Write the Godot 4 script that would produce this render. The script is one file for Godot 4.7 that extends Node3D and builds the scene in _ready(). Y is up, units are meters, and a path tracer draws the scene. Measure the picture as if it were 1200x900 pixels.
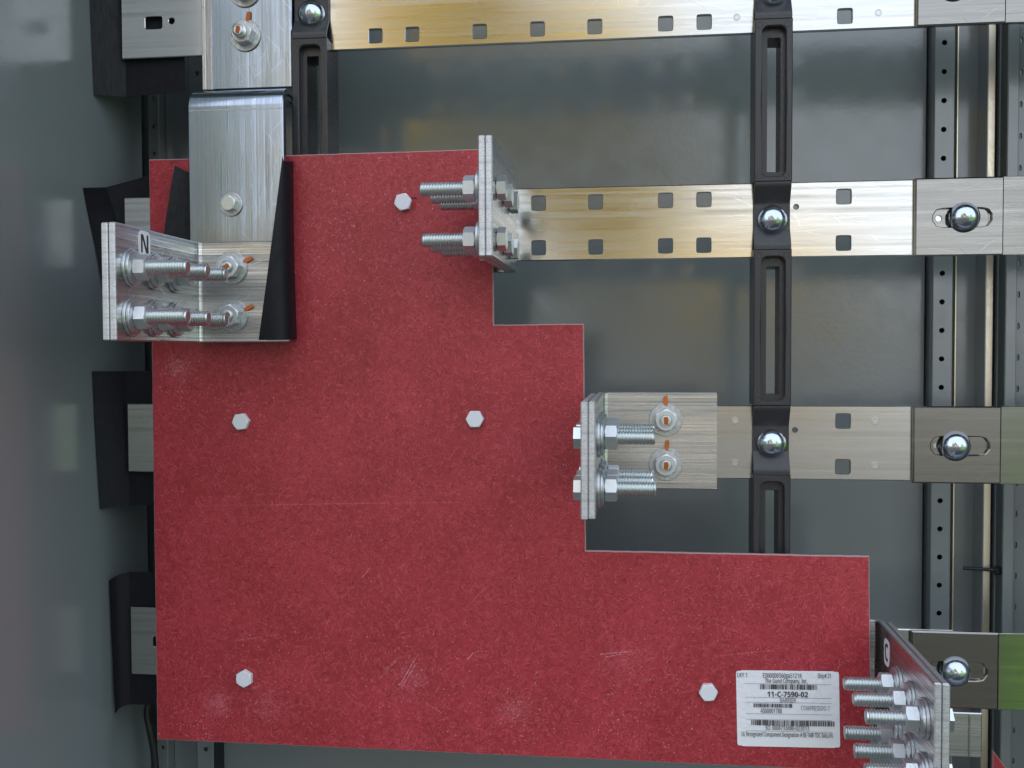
extends Node3D
# All lengths below are millimetres (converted by MM). x right, y up, z towards the viewer.
# z = 0 is the front face of the horizontal busbars; the open cabinet looks along +z.

const MM := 0.001
var M := {}
var cache := {}
var rng := RandomNumberGenerator.new()


# ------------------------------------------------------------------ geometry
class Geo:
	var v := PackedVector3Array()
	var n := PackedVector3Array()
	var t := PackedVector2Array()
	var swap := false
	var xf := Transform3D()

	func tri(a: Vector3, b: Vector3, c: Vector3, na: Vector3, nb: Vector3, nc: Vector3, ua: Vector2, ub: Vector2, uc: Vector2) -> void:
		if (b - a).cross(c - a).length_squared() < 1e-12:
			return
		if (b - a).cross(c - a).dot(na + nb + nc) > 0.0:
			var p := b; b = c; c = p
			p = nb; nb = nc; nc = p
			var q := ub; ub = uc; uc = q
		for p in [a, b, c]:
			v.append((xf * p) * 0.001)
		for p in [na, nb, nc]:
			n.append((xf.basis * p).normalized())
		for p in [ua, ub, uc]:
			t.append(Vector2(p.y, p.x) * 0.001 if swap else p * 0.001)

	func quad(a: Vector3, b: Vector3, c: Vector3, d: Vector3, nn: Vector3, uvs: Array = []) -> void:
		quad4(a, b, c, d, nn, nn, nn, nn, uvs)

	func quad4(a: Vector3, b: Vector3, c: Vector3, d: Vector3, na: Vector3, nb: Vector3, nc: Vector3, nd: Vector3, uvs: Array = []) -> void:
		if uvs.is_empty():
			uvs = [uv(a, na), uv(b, na), uv(c, na), uv(d, na)]
		tri(a, b, c, na, nb, nc, uvs[0], uvs[1], uvs[2])
		tri(a, c, d, na, nc, nd, uvs[0], uvs[2], uvs[3])

	func uv(p: Vector3, nn: Vector3) -> Vector2:
		var a := nn.abs()
		if a.z >= a.x and a.z >= a.y:
			return Vector2(p.x, p.y)
		if a.y >= a.x:
			return Vector2(p.x, p.z)
		return Vector2(p.z, p.y)

	func mesh() -> ArrayMesh:
		var arr := []
		arr.resize(Mesh.ARRAY_MAX)
		arr[Mesh.ARRAY_VERTEX] = v
		arr[Mesh.ARRAY_NORMAL] = n
		arr[Mesh.ARRAY_TEX_UV] = t
		var m := ArrayMesh.new()
		m.add_surface_from_arrays(Mesh.PRIMITIVE_TRIANGLES, arr)
		return m

	# box with bevelled edges, from corner a to corner b
	func box(a: Vector3, b: Vector3, bev := 0.6) -> void:
		var c := (a + b) * 0.5
		var h := (b - a).abs() * 0.5
		bev = minf(bev, minf(h.x, minf(h.y, h.z)) * 0.45)
		for ax in 3:
			var u := (ax + 1) % 3
			var w := (ax + 2) % 3
			for s in [-1.0, 1.0]:
				var nn := Vector3.ZERO
				nn[ax] = s
				var q := []
				for k in [[-1, -1], [1, -1], [1, 1], [-1, 1]]:
					var p := c
					p[ax] += s * h[ax]
					p[u] += k[0] * (h[u] - bev)
					p[w] += k[1] * (h[w] - bev)
					q.append(p)
				quad(q[0], q[1], q[2], q[3], nn)
			for s in [-1.0, 1.0]:   # edges along axis ax
				for r in [-1.0, 1.0]:
					var nn := Vector3.ZERO
					nn[u] = s
					nn[w] = r
					var q := []
					for k in [[-1, 0], [1, 0], [1, 1], [-1, 1]]:
						var p := c
						p[ax] += k[0] * (h[ax] - bev)
						p[u] += s * (h[u] - (bev if k[1] else 0.0))
						p[w] += r * (h[w] - (0.0 if k[1] else bev))
						q.append(p)
					quad(q[0], q[1], q[2], q[3], nn.normalized())

	# surface of revolution about z; prof = [[r, z], ...]
	func lathe(prof: Array, seg := 24, smooth := false) -> void:
		var m := prof.size()
		var nr := []
		for i in m - 1:
			var d := Vector2(prof[i + 1][0] - prof[i][0], prof[i + 1][1] - prof[i][1])
			nr.append(Vector2(d.y, -d.x).normalized())
		for i in m - 1:
			var n0: Vector2 = nr[i]
			var n1: Vector2 = nr[i]
			if smooth:
				if i > 0: n0 = (nr[i] + nr[i - 1]).normalized()
				if i < m - 2: n1 = (nr[i] + nr[i + 1]).normalized()
			for k in seg:
				var a := TAU * k / seg
				var b := TAU * (k + 1) / seg
				var ca := Vector2(cos(a), sin(a))
				var cb := Vector2(cos(b), sin(b))
				var r0: float = prof[i][0]; var z0: float = prof[i][1]
				var r1: float = prof[i + 1][0]; var z1: float = prof[i + 1][1]
				quad4(Vector3(ca.x * r0, ca.y * r0, z0), Vector3(cb.x * r0, cb.y * r0, z0), Vector3(cb.x * r1, cb.y * r1, z1), Vector3(ca.x * r1, ca.y * r1, z1),
					Vector3(ca.x * n0.x, ca.y * n0.x, n0.y), Vector3(cb.x * n0.x, cb.y * n0.x, n0.y), Vector3(cb.x * n1.x, cb.y * n1.x, n1.y), Vector3(ca.x * n1.x, ca.y * n1.x, n1.y),
					[Vector2(a * 10, z0 + r0), Vector2(b * 10, z0 + r0), Vector2(b * 10, z1 + r1), Vector2(a * 10, z1 + r1)])

	# hexagonal prism with the corners turned off, across flats af
	func hexa(af: float, z0: float, z1: float, both := true, bore := 0.0) -> void:
		var rc := af / sqrt(3.0)
		var ri := af * 0.5
		var c := (rc - ri) * 0.55
		var ring := []
		for k in 12:
			var a := TAU * k / 12.0
			var corner := k % 2 == 0
			ring.append([Vector2(cos(a), sin(a)) * (rc if corner else ri), corner, Vector2(cos(a), sin(a))])
		for k in 12:
			var p: Array = ring[k]
			var q: Array = ring[(k + 1) % 12]
			var mid: Vector2 = (p[2] if not p[1] else q[2])
			var nn := Vector3(mid.x, mid.y, 0)
			var pt := z1 - (c if p[1] else 0.0); var qt := z1 - (c if q[1] else 0.0)
			var pb := z0 + (c if p[1] and both else 0.0); var qb := z0 + (c if q[1] and both else 0.0)
			quad(Vector3(p[0].x, p[0].y, pb), Vector3(q[0].x, q[0].y, qb), Vector3(q[0].x, q[0].y, qt), Vector3(p[0].x, p[0].y, pt), nn)
			for e in [[z1, pt, qt, 1.0], [z0, pb, qb, -1.0]]:
				var rr := ri * 0.985
				var pc: Vector2 = p[2] * rr
				var qc: Vector2 = q[2] * rr
				var cn := Vector3(p[2].x + q[2].x, p[2].y + q[2].y, e[3] * 3.4).normalized()
				quad(Vector3(p[0].x, p[0].y, e[1]), Vector3(q[0].x, q[0].y, e[2]), Vector3(qc.x, qc.y, e[0]), Vector3(pc.x, pc.y, e[0]), cn)
				var b0: Vector2 = p[2] * bore
				var b1: Vector2 = q[2] * bore
				quad(Vector3(pc.x, pc.y, e[0]), Vector3(qc.x, qc.y, e[0]), Vector3(b1.x, b1.y, e[0]), Vector3(b0.x, b0.y, e[0]), Vector3(0, 0, e[3]))

	func inset(poly: PackedVector2Array, d: float) -> PackedVector2Array:
		var out := PackedVector2Array()
		var m := poly.size()
		for i in m:
			var e0 := (poly[i] - poly[(i + m - 1) % m]).normalized()
			var e1 := (poly[(i + 1) % m] - poly[i]).normalized()
			var n0 := Vector2(-e0.y, e0.x)
			var n1 := Vector2(-e1.y, e1.x)
			var b := n0 + n1
			if b.length() < 0.05:
				out.append(poly[i] + n0 * d)
			else:
				out.append(poly[i] + b * (d * 2.0 / b.length_squared()))
		return out

	# extruded polygon (counter-clockwise) with both rims bevelled
	func prism(poly: PackedVector2Array, z0: float, z1: float, bev := 0.5, soft := 0.75, sides := true, caps := true) -> void:
		if Geometry2D.is_polygon_clockwise(poly):
			poly.reverse()
		var ins := inset(poly, bev) if bev > 0.0 else poly
		var m := poly.size()
		if caps:
			var tr := Geometry2D.triangulate_polygon(ins)
			for i in range(0, tr.size(), 3):
				for e in [[z1, 1.0], [z0, -1.0]]:
					var p := []
					for k in 3:
						p.append(ins[tr[i + k]])
					var nn := Vector3(0, 0, e[1])
					tri(Vector3(p[0].x, p[0].y, e[0]), Vector3(p[1].x, p[1].y, e[0]), Vector3(p[2].x, p[2].y, e[0]), nn, nn, nn, p[0], p[1], p[2])
		if not sides:
			return
		var en := []
		for i in m:
			var e := (poly[(i + 1) % m] - poly[i]).normalized()
			en.append(Vector2(e.y, -e.x))
		var per := 0.0
		for i in m:
			var j := (i + 1) % m
			var a := poly[i]; var b := poly[j]
			var f: Vector2 = en[i]
			var na := f; var nb := f
			var prev: Vector2 = en[(i + m - 1) % m]
			var nxt: Vector2 = en[j]
			if prev.dot(f) > soft: na = (prev + f).normalized()
			if nxt.dot(f) > soft: nb = (nxt + f).normalized()
			var len := a.distance_to(b)
			var u := [Vector2(per, z0), Vector2(per + len, z0), Vector2(per + len, z1), Vector2(per, z1)]
			quad4(Vector3(a.x, a.y, z0 + bev), Vector3(b.x, b.y, z0 + bev), Vector3(b.x, b.y, z1 - bev), Vector3(a.x, a.y, z1 - bev),
				Vector3(na.x, na.y, 0), Vector3(nb.x, nb.y, 0), Vector3(nb.x, nb.y, 0), Vector3(na.x, na.y, 0), u)
			if bev > 0.0:
				for e in [[z1, z1 - bev, 1.0], [z0, z0 + bev, -1.0]]:
					quad4(Vector3(a.x, a.y, e[1]), Vector3(b.x, b.y, e[1]), Vector3(ins[j].x, ins[j].y, e[0]), Vector3(ins[i].x, ins[i].y, e[0]),
						Vector3(na.x, na.y, e[2]), Vector3(nb.x, nb.y, e[2]), Vector3(nb.x, nb.y, e[2]), Vector3(na.x, na.y, e[2]), u)
			per += len

	# how far a hole reaches in direction d: [x, y, a, b, n] (n = exponent, 0 = slot with round ends)
	func reach(h: Array, d: Vector2) -> float:
		var a: float = h[2]; var b: float = h[3]
		if h[4] < 0:
			var lo := 0.0
			var hi := a + b
			for k in 30:
				var mid := (lo + hi) * 0.5
				var q := (d * mid).abs() - Vector2(a + h[4], b + h[4])
				var sd: float = Vector2(maxf(q.x, 0), maxf(q.y, 0)).length() + minf(maxf(q.x, q.y), 0.0) + h[4]
				if sd < 0.0: lo = mid
				else: hi = mid
			return lo
		if h[4] == 0:
			var s := a - b
			if absf(d.y) > 1e-6 and absf(d.x) * b / absf(d.y) <= s:
				return b / absf(d.y)
			var cx := s * signf(d.x)
			return d.x * cx + sqrt(maxf(0.0, b * b - (d.y * cx) * (d.y * cx)))
		var e: float = h[4]
		return pow(pow(absf(d.x) / a, e) + pow(absf(d.y) / b, e), -1.0 / e)

	# rectangular plate x0..x1, y0..y1, front at z1, back at z0, pierced by holes
	func plate(x0: float, y0: float, x1: float, y1: float, z0: float, z1: float, holes: Array, bev := 0.8, hb := 0.5) -> void:
		var fx0 := x0 + bev; var fx1 := x1 - bev; var fy0 := y0 + bev; var fy1 := y1 - bev
		var cols := []
		var hs := holes.duplicate()
		hs.sort_custom(func(p, q): return p[0] < q[0])
		for h in hs:
			var l: float = h[0] - h[2] - 1.6; var r: float = h[0] + h[2] + 1.6
			if cols and l < cols[-1][1]:
				cols[-1][1] = maxf(cols[-1][1], r)
				cols[-1][0] = minf(cols[-1][0], l)
				cols[-1][2].append(h)
			else:
				cols.append([l, r, [h]])
		var x := fx0
		for c in cols:
			face(x, fy0, c[0], fy1, z0, z1)
			var y := fy0
			c[2].sort_custom(func(p, q): return p[1] < q[1])
			for h in c[2]:
				var a: float = h[1] - h[3] - 1.6; var b: float = h[1] + h[3] + 1.6
				face(c[0], y, c[1], a, z0, z1)
				ring(h, c[0], a, c[1], b, z0, z1, hb)
				y = b
			face(c[0], y, c[1], fy1, z0, z1)
			x = c[1]
		face(x, fy0, fx1, fy1, z0, z1)
		var o := [Vector2(x0, y0), Vector2(x1, y0), Vector2(x1, y1), Vector2(x0, y1)]
		var f := [Vector2(fx0, fy0), Vector2(fx1, fy0), Vector2(fx1, fy1), Vector2(fx0, fy1)]
		for i in 4:
			var j := (i + 1) % 4
			var e: Vector2 = (o[j] - o[i]).normalized()
			var nn := Vector3(e.y, -e.x, 0)
			quad(Vector3(o[i].x, o[i].y, z0 + bev), Vector3(o[j].x, o[j].y, z0 + bev), Vector3(o[j].x, o[j].y, z1 - bev), Vector3(o[i].x, o[i].y, z1 - bev), nn)
			for s in [[z1, z1 - bev, 1.0], [z0, z0 + bev, -1.0]]:
				quad(Vector3(o[i].x, o[i].y, s[1]), Vector3(o[j].x, o[j].y, s[1]), Vector3(f[j].x, f[j].y, s[0]), Vector3(f[i].x, f[i].y, s[0]), (nn + Vector3(0, 0, s[2])).normalized())

	func face(x0: float, y0: float, x1: float, y1: float, z0: float, z1: float) -> void:
		if x1 - x0 < 0.01 or y1 - y0 < 0.01:
			return
		for e in [[z1, 1.0], [z0, -1.0]]:
			quad(Vector3(x0, y0, e[0]), Vector3(x1, y0, e[0]), Vector3(x1, y1, e[0]), Vector3(x0, y1, e[0]), Vector3(0, 0, e[1]))

	func ring(h: Array, x0: float, y0: float, x1: float, y1: float, z0: float, z1: float, hb: float) -> void:
		var c := Vector2(h[0], h[1])
		var ang := []
		for k in 32:
			ang.append(fposmod(TAU * (k + 0.5) / 32.0, TAU))
		if h[4] < 0:
			for sx in [-1.0, 1.0]:
				for sy in [-1.0, 1.0]:
					for k in 9:
						var w := PI * 0.5 * k / 8.0
						ang.append(fposmod(Vector2(sx * (h[2] + h[4] - h[4] * cos(w)), sy * (h[3] + h[4] - h[4] * sin(w))).angle(), TAU))
		for p in [Vector2(x0, y0), Vector2(x1, y0), Vector2(x1, y1), Vector2(x0, y1)]:
			ang.append(fposmod((p - c).angle(), TAU))
		ang.sort()
		for i in ang.size():
			var q := []
			for a in [ang[i], ang[(i + 1) % ang.size()]]:
				var d := Vector2(cos(a), sin(a))
				var r := reach(h, d)
				var tx := ((x1 - c.x) if d.x > 0 else (x0 - c.x)) / (d.x if absf(d.x) > 1e-9 else 1e-9)
				var ty := ((y1 - c.y) if d.y > 0 else (y0 - c.y)) / (d.y if absf(d.y) > 1e-9 else 1e-9)
				q.append([c + d * r, c + d * (r + hb), c + d * minf(tx, ty)])
			var h0: Vector2 = q[0][0]; var h1: Vector2 = q[1][0]
			var e := (h1 - h0).normalized()
			var nn := Vector3(-e.y, e.x, 0)
			quad(Vector3(q[0][1].x, q[0][1].y, z1), Vector3(q[1][1].x, q[1][1].y, z1), Vector3(q[1][2].x, q[1][2].y, z1), Vector3(q[0][2].x, q[0][2].y, z1), Vector3(0, 0, 1))
			quad(Vector3(h0.x, h0.y, z0), Vector3(h1.x, h1.y, z0), Vector3(q[1][2].x, q[1][2].y, z0), Vector3(q[0][2].x, q[0][2].y, z0), Vector3(0, 0, -1))
			quad(Vector3(h0.x, h0.y, z0), Vector3(h1.x, h1.y, z0), Vector3(h1.x, h1.y, z1 - hb), Vector3(h0.x, h0.y, z1 - hb), nn)
			quad(Vector3(h0.x, h0.y, z1 - hb), Vector3(h1.x, h1.y, z1 - hb), Vector3(q[1][1].x, q[1][1].y, z1), Vector3(q[0][1].x, q[0][1].y, z1), (nn + Vector3(0, 0, 1)).normalized())

	# thin bent sheet from a grid of points, with thickness
	func sheet(g: Array, th: float) -> void:
		var r := g.size(); var c: int = g[0].size()
		var nn := []
		for i in r:
			var row := []
			for j in c:
				var du: Vector3 = g[i][mini(j + 1, c - 1)] - g[i][maxi(j - 1, 0)]
				var dv: Vector3 = g[mini(i + 1, r - 1)][j] - g[maxi(i - 1, 0)][j]
				row.append(du.cross(dv).normalized())
			nn.append(row)
		var at := func(i: int, j: int, s: float) -> Vector3: return g[i][j] + nn[i][j] * (th * 0.5 * s)
		for i in r - 1:
			for j in c - 1:
				var u := [Vector2(j, i) * 12.0, Vector2(j + 1, i) * 12.0, Vector2(j + 1, i + 1) * 12.0, Vector2(j, i + 1) * 12.0]
				for s in [1.0, -1.0]:
					quad4(at.call(i, j, s), at.call(i, j + 1, s), at.call(i + 1, j + 1, s), at.call(i + 1, j, s),
						nn[i][j] * s, nn[i][j + 1] * s, nn[i + 1][j + 1] * s, nn[i + 1][j] * s, u)
		for i in r - 1:
			for e in [[0, -1.0], [c - 1, 1.0]]:
				var j: int = e[0]
				var o: Vector3 = (g[i][j] - g[i][c - 1 - j]).normalized()
				quad(at.call(i, j, 1.0), at.call(i + 1, j, 1.0), at.call(i + 1, j, -1.0), at.call(i, j, -1.0), o)
		for j in c - 1:
			for i in [0, r - 1]:
				var o: Vector3 = (g[i][j] - g[r - 1 - i][j]).normalized()
				quad(at.call(i, j, 1.0), at.call(i, j + 1, 1.0), at.call(i, j + 1, -1.0), at.call(i, j, -1.0), o)

	func tube(pts: Array, rad: float, seg := 10) -> void:
		for i in pts.size() - 1:
			var d: Vector3 = (pts[i + 1] - pts[i]).normalized()
			var a := d.cross(Vector3(0.3, 0.2, 1)).normalized()
			var b := d.cross(a)
			for k in seg:
				var p := TAU * k / seg; var q := TAU * (k + 1) / seg
				var np := a * cos(p) + b * sin(p); var nq := a * cos(q) + b * sin(q)
				quad4(pts[i] + np * rad, pts[i] + nq * rad, pts[i + 1] + nq * rad, pts[i + 1] + np * rad, np, nq, nq, np)


# outline of a bent strip: centre line pts, thickness th, bends of inner radius r
func strip(pts: Array, th: float, r: float) -> PackedVector2Array:
	var line := []
	line.append(pts[0])
	for i in range(1, pts.size() - 1):
		var a: Vector2 = (pts[i - 1] - pts[i]).normalized()
		var b: Vector2 = (pts[i + 1] - pts[i]).normalized()
		var rad := r + th * 0.5
		var half := acos(clampf(a.dot(b), -1, 1)) * 0.5
		var back := rad / tan(half)
		var c: Vector2 = pts[i] + (a + b).normalized() * (rad / sin(half))
		var p0: Vector2 = pts[i] + a * back - c
		var turn := p0.angle_to(pts[i] + b * back - c)
		for k in 11:
			line.append(c + p0.rotated(turn * k / 10.0))
	line.append(pts[-1])
	var left := PackedVector2Array()
	var right := PackedVector2Array()
	for i in line.size():
		var d: Vector2 = line[mini(i + 1, line.size() - 1)] - line[maxi(i - 1, 0)]
		var nn := Vector2(-d.y, d.x).normalized() * th * 0.5
		left.append(line[i] + nn)
		right.append(line[i] - nn)
	right.reverse()
	left.append_array(right)
	if Geometry2D.is_polygon_clockwise(left):
		left.reverse()
	# round the two ends a little
	return left


# ------------------------------------------------------------------ nodes
func mesh_node(called: String, m: Mesh, mat: Material, parent: Node3D, xf := Transform3D()) -> MeshInstance3D:
	var o := MeshInstance3D.new()
	o.name = called
	o.mesh = m
	o.material_override = mat
	o.transform = xf
	parent.add_child(o, true)
	return o


func thing(called: String, label: String, category: String, group := "", at := Vector3.ZERO) -> Node3D:
	var o := Node3D.new()
	o.name = called
	o.position = at * MM
	add_child(o, true)
	o.set_meta("label", label)
	o.set_meta("category", category)
	if group:
		o.set_meta("group", group)
	return o


func tag(o: Node3D, label: String, category: String, group := "") -> void:
	o.set_meta("label", label)
	o.set_meta("category", category)
	if group:
		o.set_meta("group", group)


func structure(called: String, g: Geo, mat: Material) -> MeshInstance3D:
	var o := mesh_node(called, g.mesh(), mat, self)
	o.set_meta("kind", "structure")
	return o


# basis whose z axis points along d
func facing(d: Vector3, roll := 0.0) -> Basis:
	var z := d.normalized()
	var y := Vector3.UP if absf(z.y) < 0.9 else Vector3.BACK
	var x := y.cross(z).normalized()
	return Basis(x, z.cross(x), z) * Basis(Vector3(0, 0, 1), roll)


# ------------------------------------------------------------------ materials
func lin(r: float, g: float, b: float) -> Color:
	return Color(r, g, b).linear_to_srgb()


func mat(c: Color, rough: float, metal := 0.0) -> StandardMaterial3D:
	var m := StandardMaterial3D.new()
	m.albedo_color = c
	m.roughness = rough
	m.metallic = metal
	return m


# grain running along u: 1-D streaks of several widths, broken by long scratches
func brushed_image(w: int, h: int, sd: int, streak: float, scratches: int) -> Image:
	var r := RandomNumberGenerator.new()
	r.seed = sd
	var line := PackedFloat32Array()
	line.resize(h)
	for oct in [[2, 0.35], [5, 0.4], [13, 0.5], [31, 0.4]]:
		var k := 0
		var val := 0.0
		for y in h:
			if k <= 0:
				k = r.randi_range(1, oct[0] * 2 - 1)
				val = r.randf_range(-1, 1) * oct[1]
			k -= 1
			line[y] += val
	var noise := FastNoiseLite.new()
	noise.seed = sd
	noise.frequency = 0.012
	var data := PackedByteArray()
	data.resize(w * h)
	var gate := FastNoiseLite.new()
	gate.seed = sd + 7
	gate.frequency = 0.006
	for y in h:
		for x in w:
			var g := 0.55 + 0.75 * gate.get_noise_2d(x, y * 3.0)
			var f := line[y] * streak * g + noise.get_noise_2d(x * 0.35, y * 2.5) * 0.25 + r.randf_range(-0.05, 0.05)
			data[y * w + x] = int(clampf(0.5 + f * 0.5, 0, 1) * 255)
	for s in scratches:
		var p := Vector2(r.randf() * w, r.randf() * h)
		var a := r.randfn(0.0, 0.25) if r.randf() < 0.7 else r.randf() * TAU
		var val := 235 if r.randf() < 0.6 else 40
		for k in r.randi_range(8, 70):
			var q := p + Vector2(cos(a), sin(a)) * k
			a += r.randf_range(-0.02, 0.02)
			data[posmod(int(q.y), h) * w + posmod(int(q.x), w)] = val
	return Image.create_from_data(w, h, false, Image.FORMAT_L8, data)


func ramp(im: Image, lo: float, hi: float) -> ImageTexture:
	var src := im.get_data()
	for i in src.size():
		src[i] = int(clampf(lerpf(lo, hi, src[i] / 255.0), 0, 1) * 255)
	return ImageTexture.create_from_image(Image.create_from_data(im.get_width(), im.get_height(), false, Image.FORMAT_L8, src))


func noise_tex(freq: float, sd: int, lo: Color, hi: Color, size := 512, oct := 4) -> NoiseTexture2D:
	var nz := FastNoiseLite.new()
	nz.seed = sd
	nz.frequency = freq
	nz.fractal_octaves = oct
	var t := NoiseTexture2D.new()
	t.width = size
	t.height = size
	t.seamless = true
	t.noise = nz
	var g := Gradient.new()
	g.set_color(0, lo)
	g.set_color(1, hi)
	t.color_ramp = g
	return t


func metal(called: String, sd: int, c: Color, rough0: float, rough1: float, bump: float, streak: float, scr: int, dim := 0.86) -> StandardMaterial3D:
	var im := brushed_image(512, 512, sd, streak, scr)
	var m := mat(c, 1.0, 1.0)
	m.resource_name = called
	m.albedo_texture = ramp(im, dim, 1.0)
	m.roughness_texture = ramp(im, rough1, rough0)
	m.roughness_texture_channel = BaseMaterial3D.TEXTURE_CHANNEL_GRAYSCALE
	m.heightmap_enabled = true
	m.heightmap_texture = ImageTexture.create_from_image(im)
	m.heightmap_scale = bump
	m.uv1_scale = Vector3(3.1, 8.3, 1)
	return m


# red fibre board: short curled fibres pressed into the sheet, scuffs and specks of dust
func board_textures() -> Array:
	var W := 1800
	var H := 1519
	var r := RandomNumberGenerator.new()
	r.seed = 11
	var col := PackedByteArray()
	col.resize(W * H * 3)
	var hgt := PackedByteArray()
	hgt.resize(W * H)
	hgt.fill(120)
	var cloud := FastNoiseLite.new()
	cloud.seed = 5
	cloud.frequency = 0.004
	cloud.fractal_octaves = 5
	var i := 0
	for y in H:
		for x in W:
			var n := cloud.get_noise_2d(x, y)
			var f := 1.0 + 0.10 * n
			col[i] = int(clampf(157 * f, 0, 255))
			col[i + 1] = int(clampf(45 * f + 4 * n, 0, 255))
			col[i + 2] = int(clampf(54 * f + 6 * n, 0, 255))
			i += 3
	var flow := FastNoiseLite.new()
	flow.seed = 3
	flow.frequency = 0.006
	flow.fractal_octaves = 2
	var dots := []
	for s in 95000:
		var p := Vector2(r.randf() * W, r.randf() * H)
		var a := flow.get_noise_2dv(p) * 9.0 + r.randfn(0, 0.5)
		var curl := r.randfn(0, 0.07)
		var up := r.randf() < 0.55
		var k := r.randf_range(0.25, 1.0)
		var add := Vector3(50, 46, 47) * k if up else Vector3(-52, -26, -27) * k
		var lift := int((60 if up else -60) * k)
		for j in r.randi_range(6, 17):
			var ix := int(p.x); var iy := int(p.y)
			if ix >= 0 and iy >= 1 and ix < W - 1 and iy < H - 1:
				for o in [0, 1]:
					var q: int = (iy + o) * W + ix
					var kk := 1.0 if o == 0 else 0.6
					col[q * 3] = clampi(int(lerpf(col[q * 3], 157 + add.x, 0.55 * kk)), 0, 255)
					col[q * 3 + 1] = clampi(int(lerpf(col[q * 3 + 1], 45 + add.y, 0.55 * kk)), 0, 255)
					col[q * 3 + 2] = clampi(int(lerpf(col[q * 3 + 2], 54 + add.z, 0.55 * kk)), 0, 255)
					hgt[q] = clampi(int(lerpf(hgt[q], 120 + lift, 0.6 * kk)), 0, 255)
			p += Vector2(cos(a), sin(a))
			a += curl
	var put := func(x: float, y: float, amt: float) -> void:
		var ix := int(x); var iy := int(y)
		if ix < 0 or iy < 0 or ix >= W or iy >= H:
			return
		var q := (iy * W + ix) * 3
		col[q] = int(lerpf(col[q], 214, amt))
		col[q + 1] = int(lerpf(col[q + 1], 170, amt))
		col[q + 2] = int(lerpf(col[q + 2], 178, amt))
	var S := 1800.0 / 760.0
	# scratches [x0, y0, x1, y1] in millimetres on the sheet (x from its left edge, y down from its top)
	for l in [[272, 562, 292, 528, .8], [274, 564, 290, 538, .6], [250, 556, 268, 536, .5], [256, 546, 274, 530, .4], [345, 532, 352, 524, .8], [350, 526, 358, 522, .5],
			[484, 522, 512, 518, .8], [488, 525, 506, 521, .7], [22, 205, 26, 228, .5], [50, 374, 340, 366, .18], [130, 372, 250, 368, .22], [300, 580, 318, 590, .5],
			[232, 448, 242, 436, .6], [210, 470, 224, 456, .35], [640, 470, 700, 452, .25], [560, 474, 640, 500, .22], [600, 520, 660, 512, .3], [60, 60, 90, 120, .25],
			[420, 96, 520, 170, .12], [90, 520, 140, 512, .3], [350, 470, 368, 452, .3], [620, 430, 640, 470, .25], [560, 560, 600, 552, .3]]:
		var a := Vector2(l[0], l[1]) * S
		var b := Vector2(l[2], l[3]) * S
		var nst := int(a.distance_to(b))
		for k in nst:
			if r.randf() < 0.75:
				var p := a.lerp(b, float(k) / nst) + Vector2(r.randfn(0, 0.5), r.randfn(0, 0.5))
				put.call(p.x, p.y, minf(1.0, l[4] * r.randf_range(0.8, 1.6)))
				put.call(p.x, p.y + 1, minf(1.0, l[4] * r.randf_range(0.5, 1.3)))
	# dust and chipped specks: [x, y, spread, count]
	for c in [[40, 606, 16, 60], [48, 622, 10, 40], [400, 590, 30, 130], [500, 600, 24, 110], [560, 590, 36, 120], [330, 600, 50, 130], [280, 550, 30, 80], [150, 560, 60, 120],
			[110, 600, 50, 120], [640, 500, 60, 130], [600, 450, 70, 130], [700, 600, 30, 60], [300, 90, 60, 70], [220, 60, 80, 120], [380, 330, 70, 60], [90, 250, 30, 60], [25, 240, 18, 90], [640, 270, 60, 60], [240, 20, 90, 60],
			[190, 120, 30, 80], [210, 60, 20, 60]]:
		for k in c[3]:
			var x: float = (c[0] + r.randfn(0, c[2])) * S
			var y: float = (c[1] + r.randfn(0, c[2])) * S
			var amt := r.randf_range(0.4, 1.0)
			for j in r.randi_range(2, 7):
				put.call(x + r.randi_range(-1, 1), y + r.randi_range(-1, 1), amt)
	for k in 4200:
		put.call(r.randf() * W, r.randf() * H, r.randf_range(0.1, 0.6))
	# rubbed, dusty patches: many faint strokes
	for c in [[30, 225, 16], [395, 585, 22], [125, 590, 26], [510, 530, 34], [285, 555, 24], [70, 590, 18], [640, 590, 30]]:
		for k in 700:
			var x: float = (c[0] + r.randfn(0, c[2] * 0.5)) * S
			var y: float = (c[1] + r.randfn(0, c[2] * 0.45)) * S
			for j in 6:
				put.call(x + j * 0.8, y - j * 0.5, 0.17)
	return [ImageTexture.create_from_image(Image.create_from_data(W, H, false, Image.FORMAT_RGB8, col)), ImageTexture.create_from_image(Image.create_from_data(W, H, false, Image.FORMAT_L8, hgt))]


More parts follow.
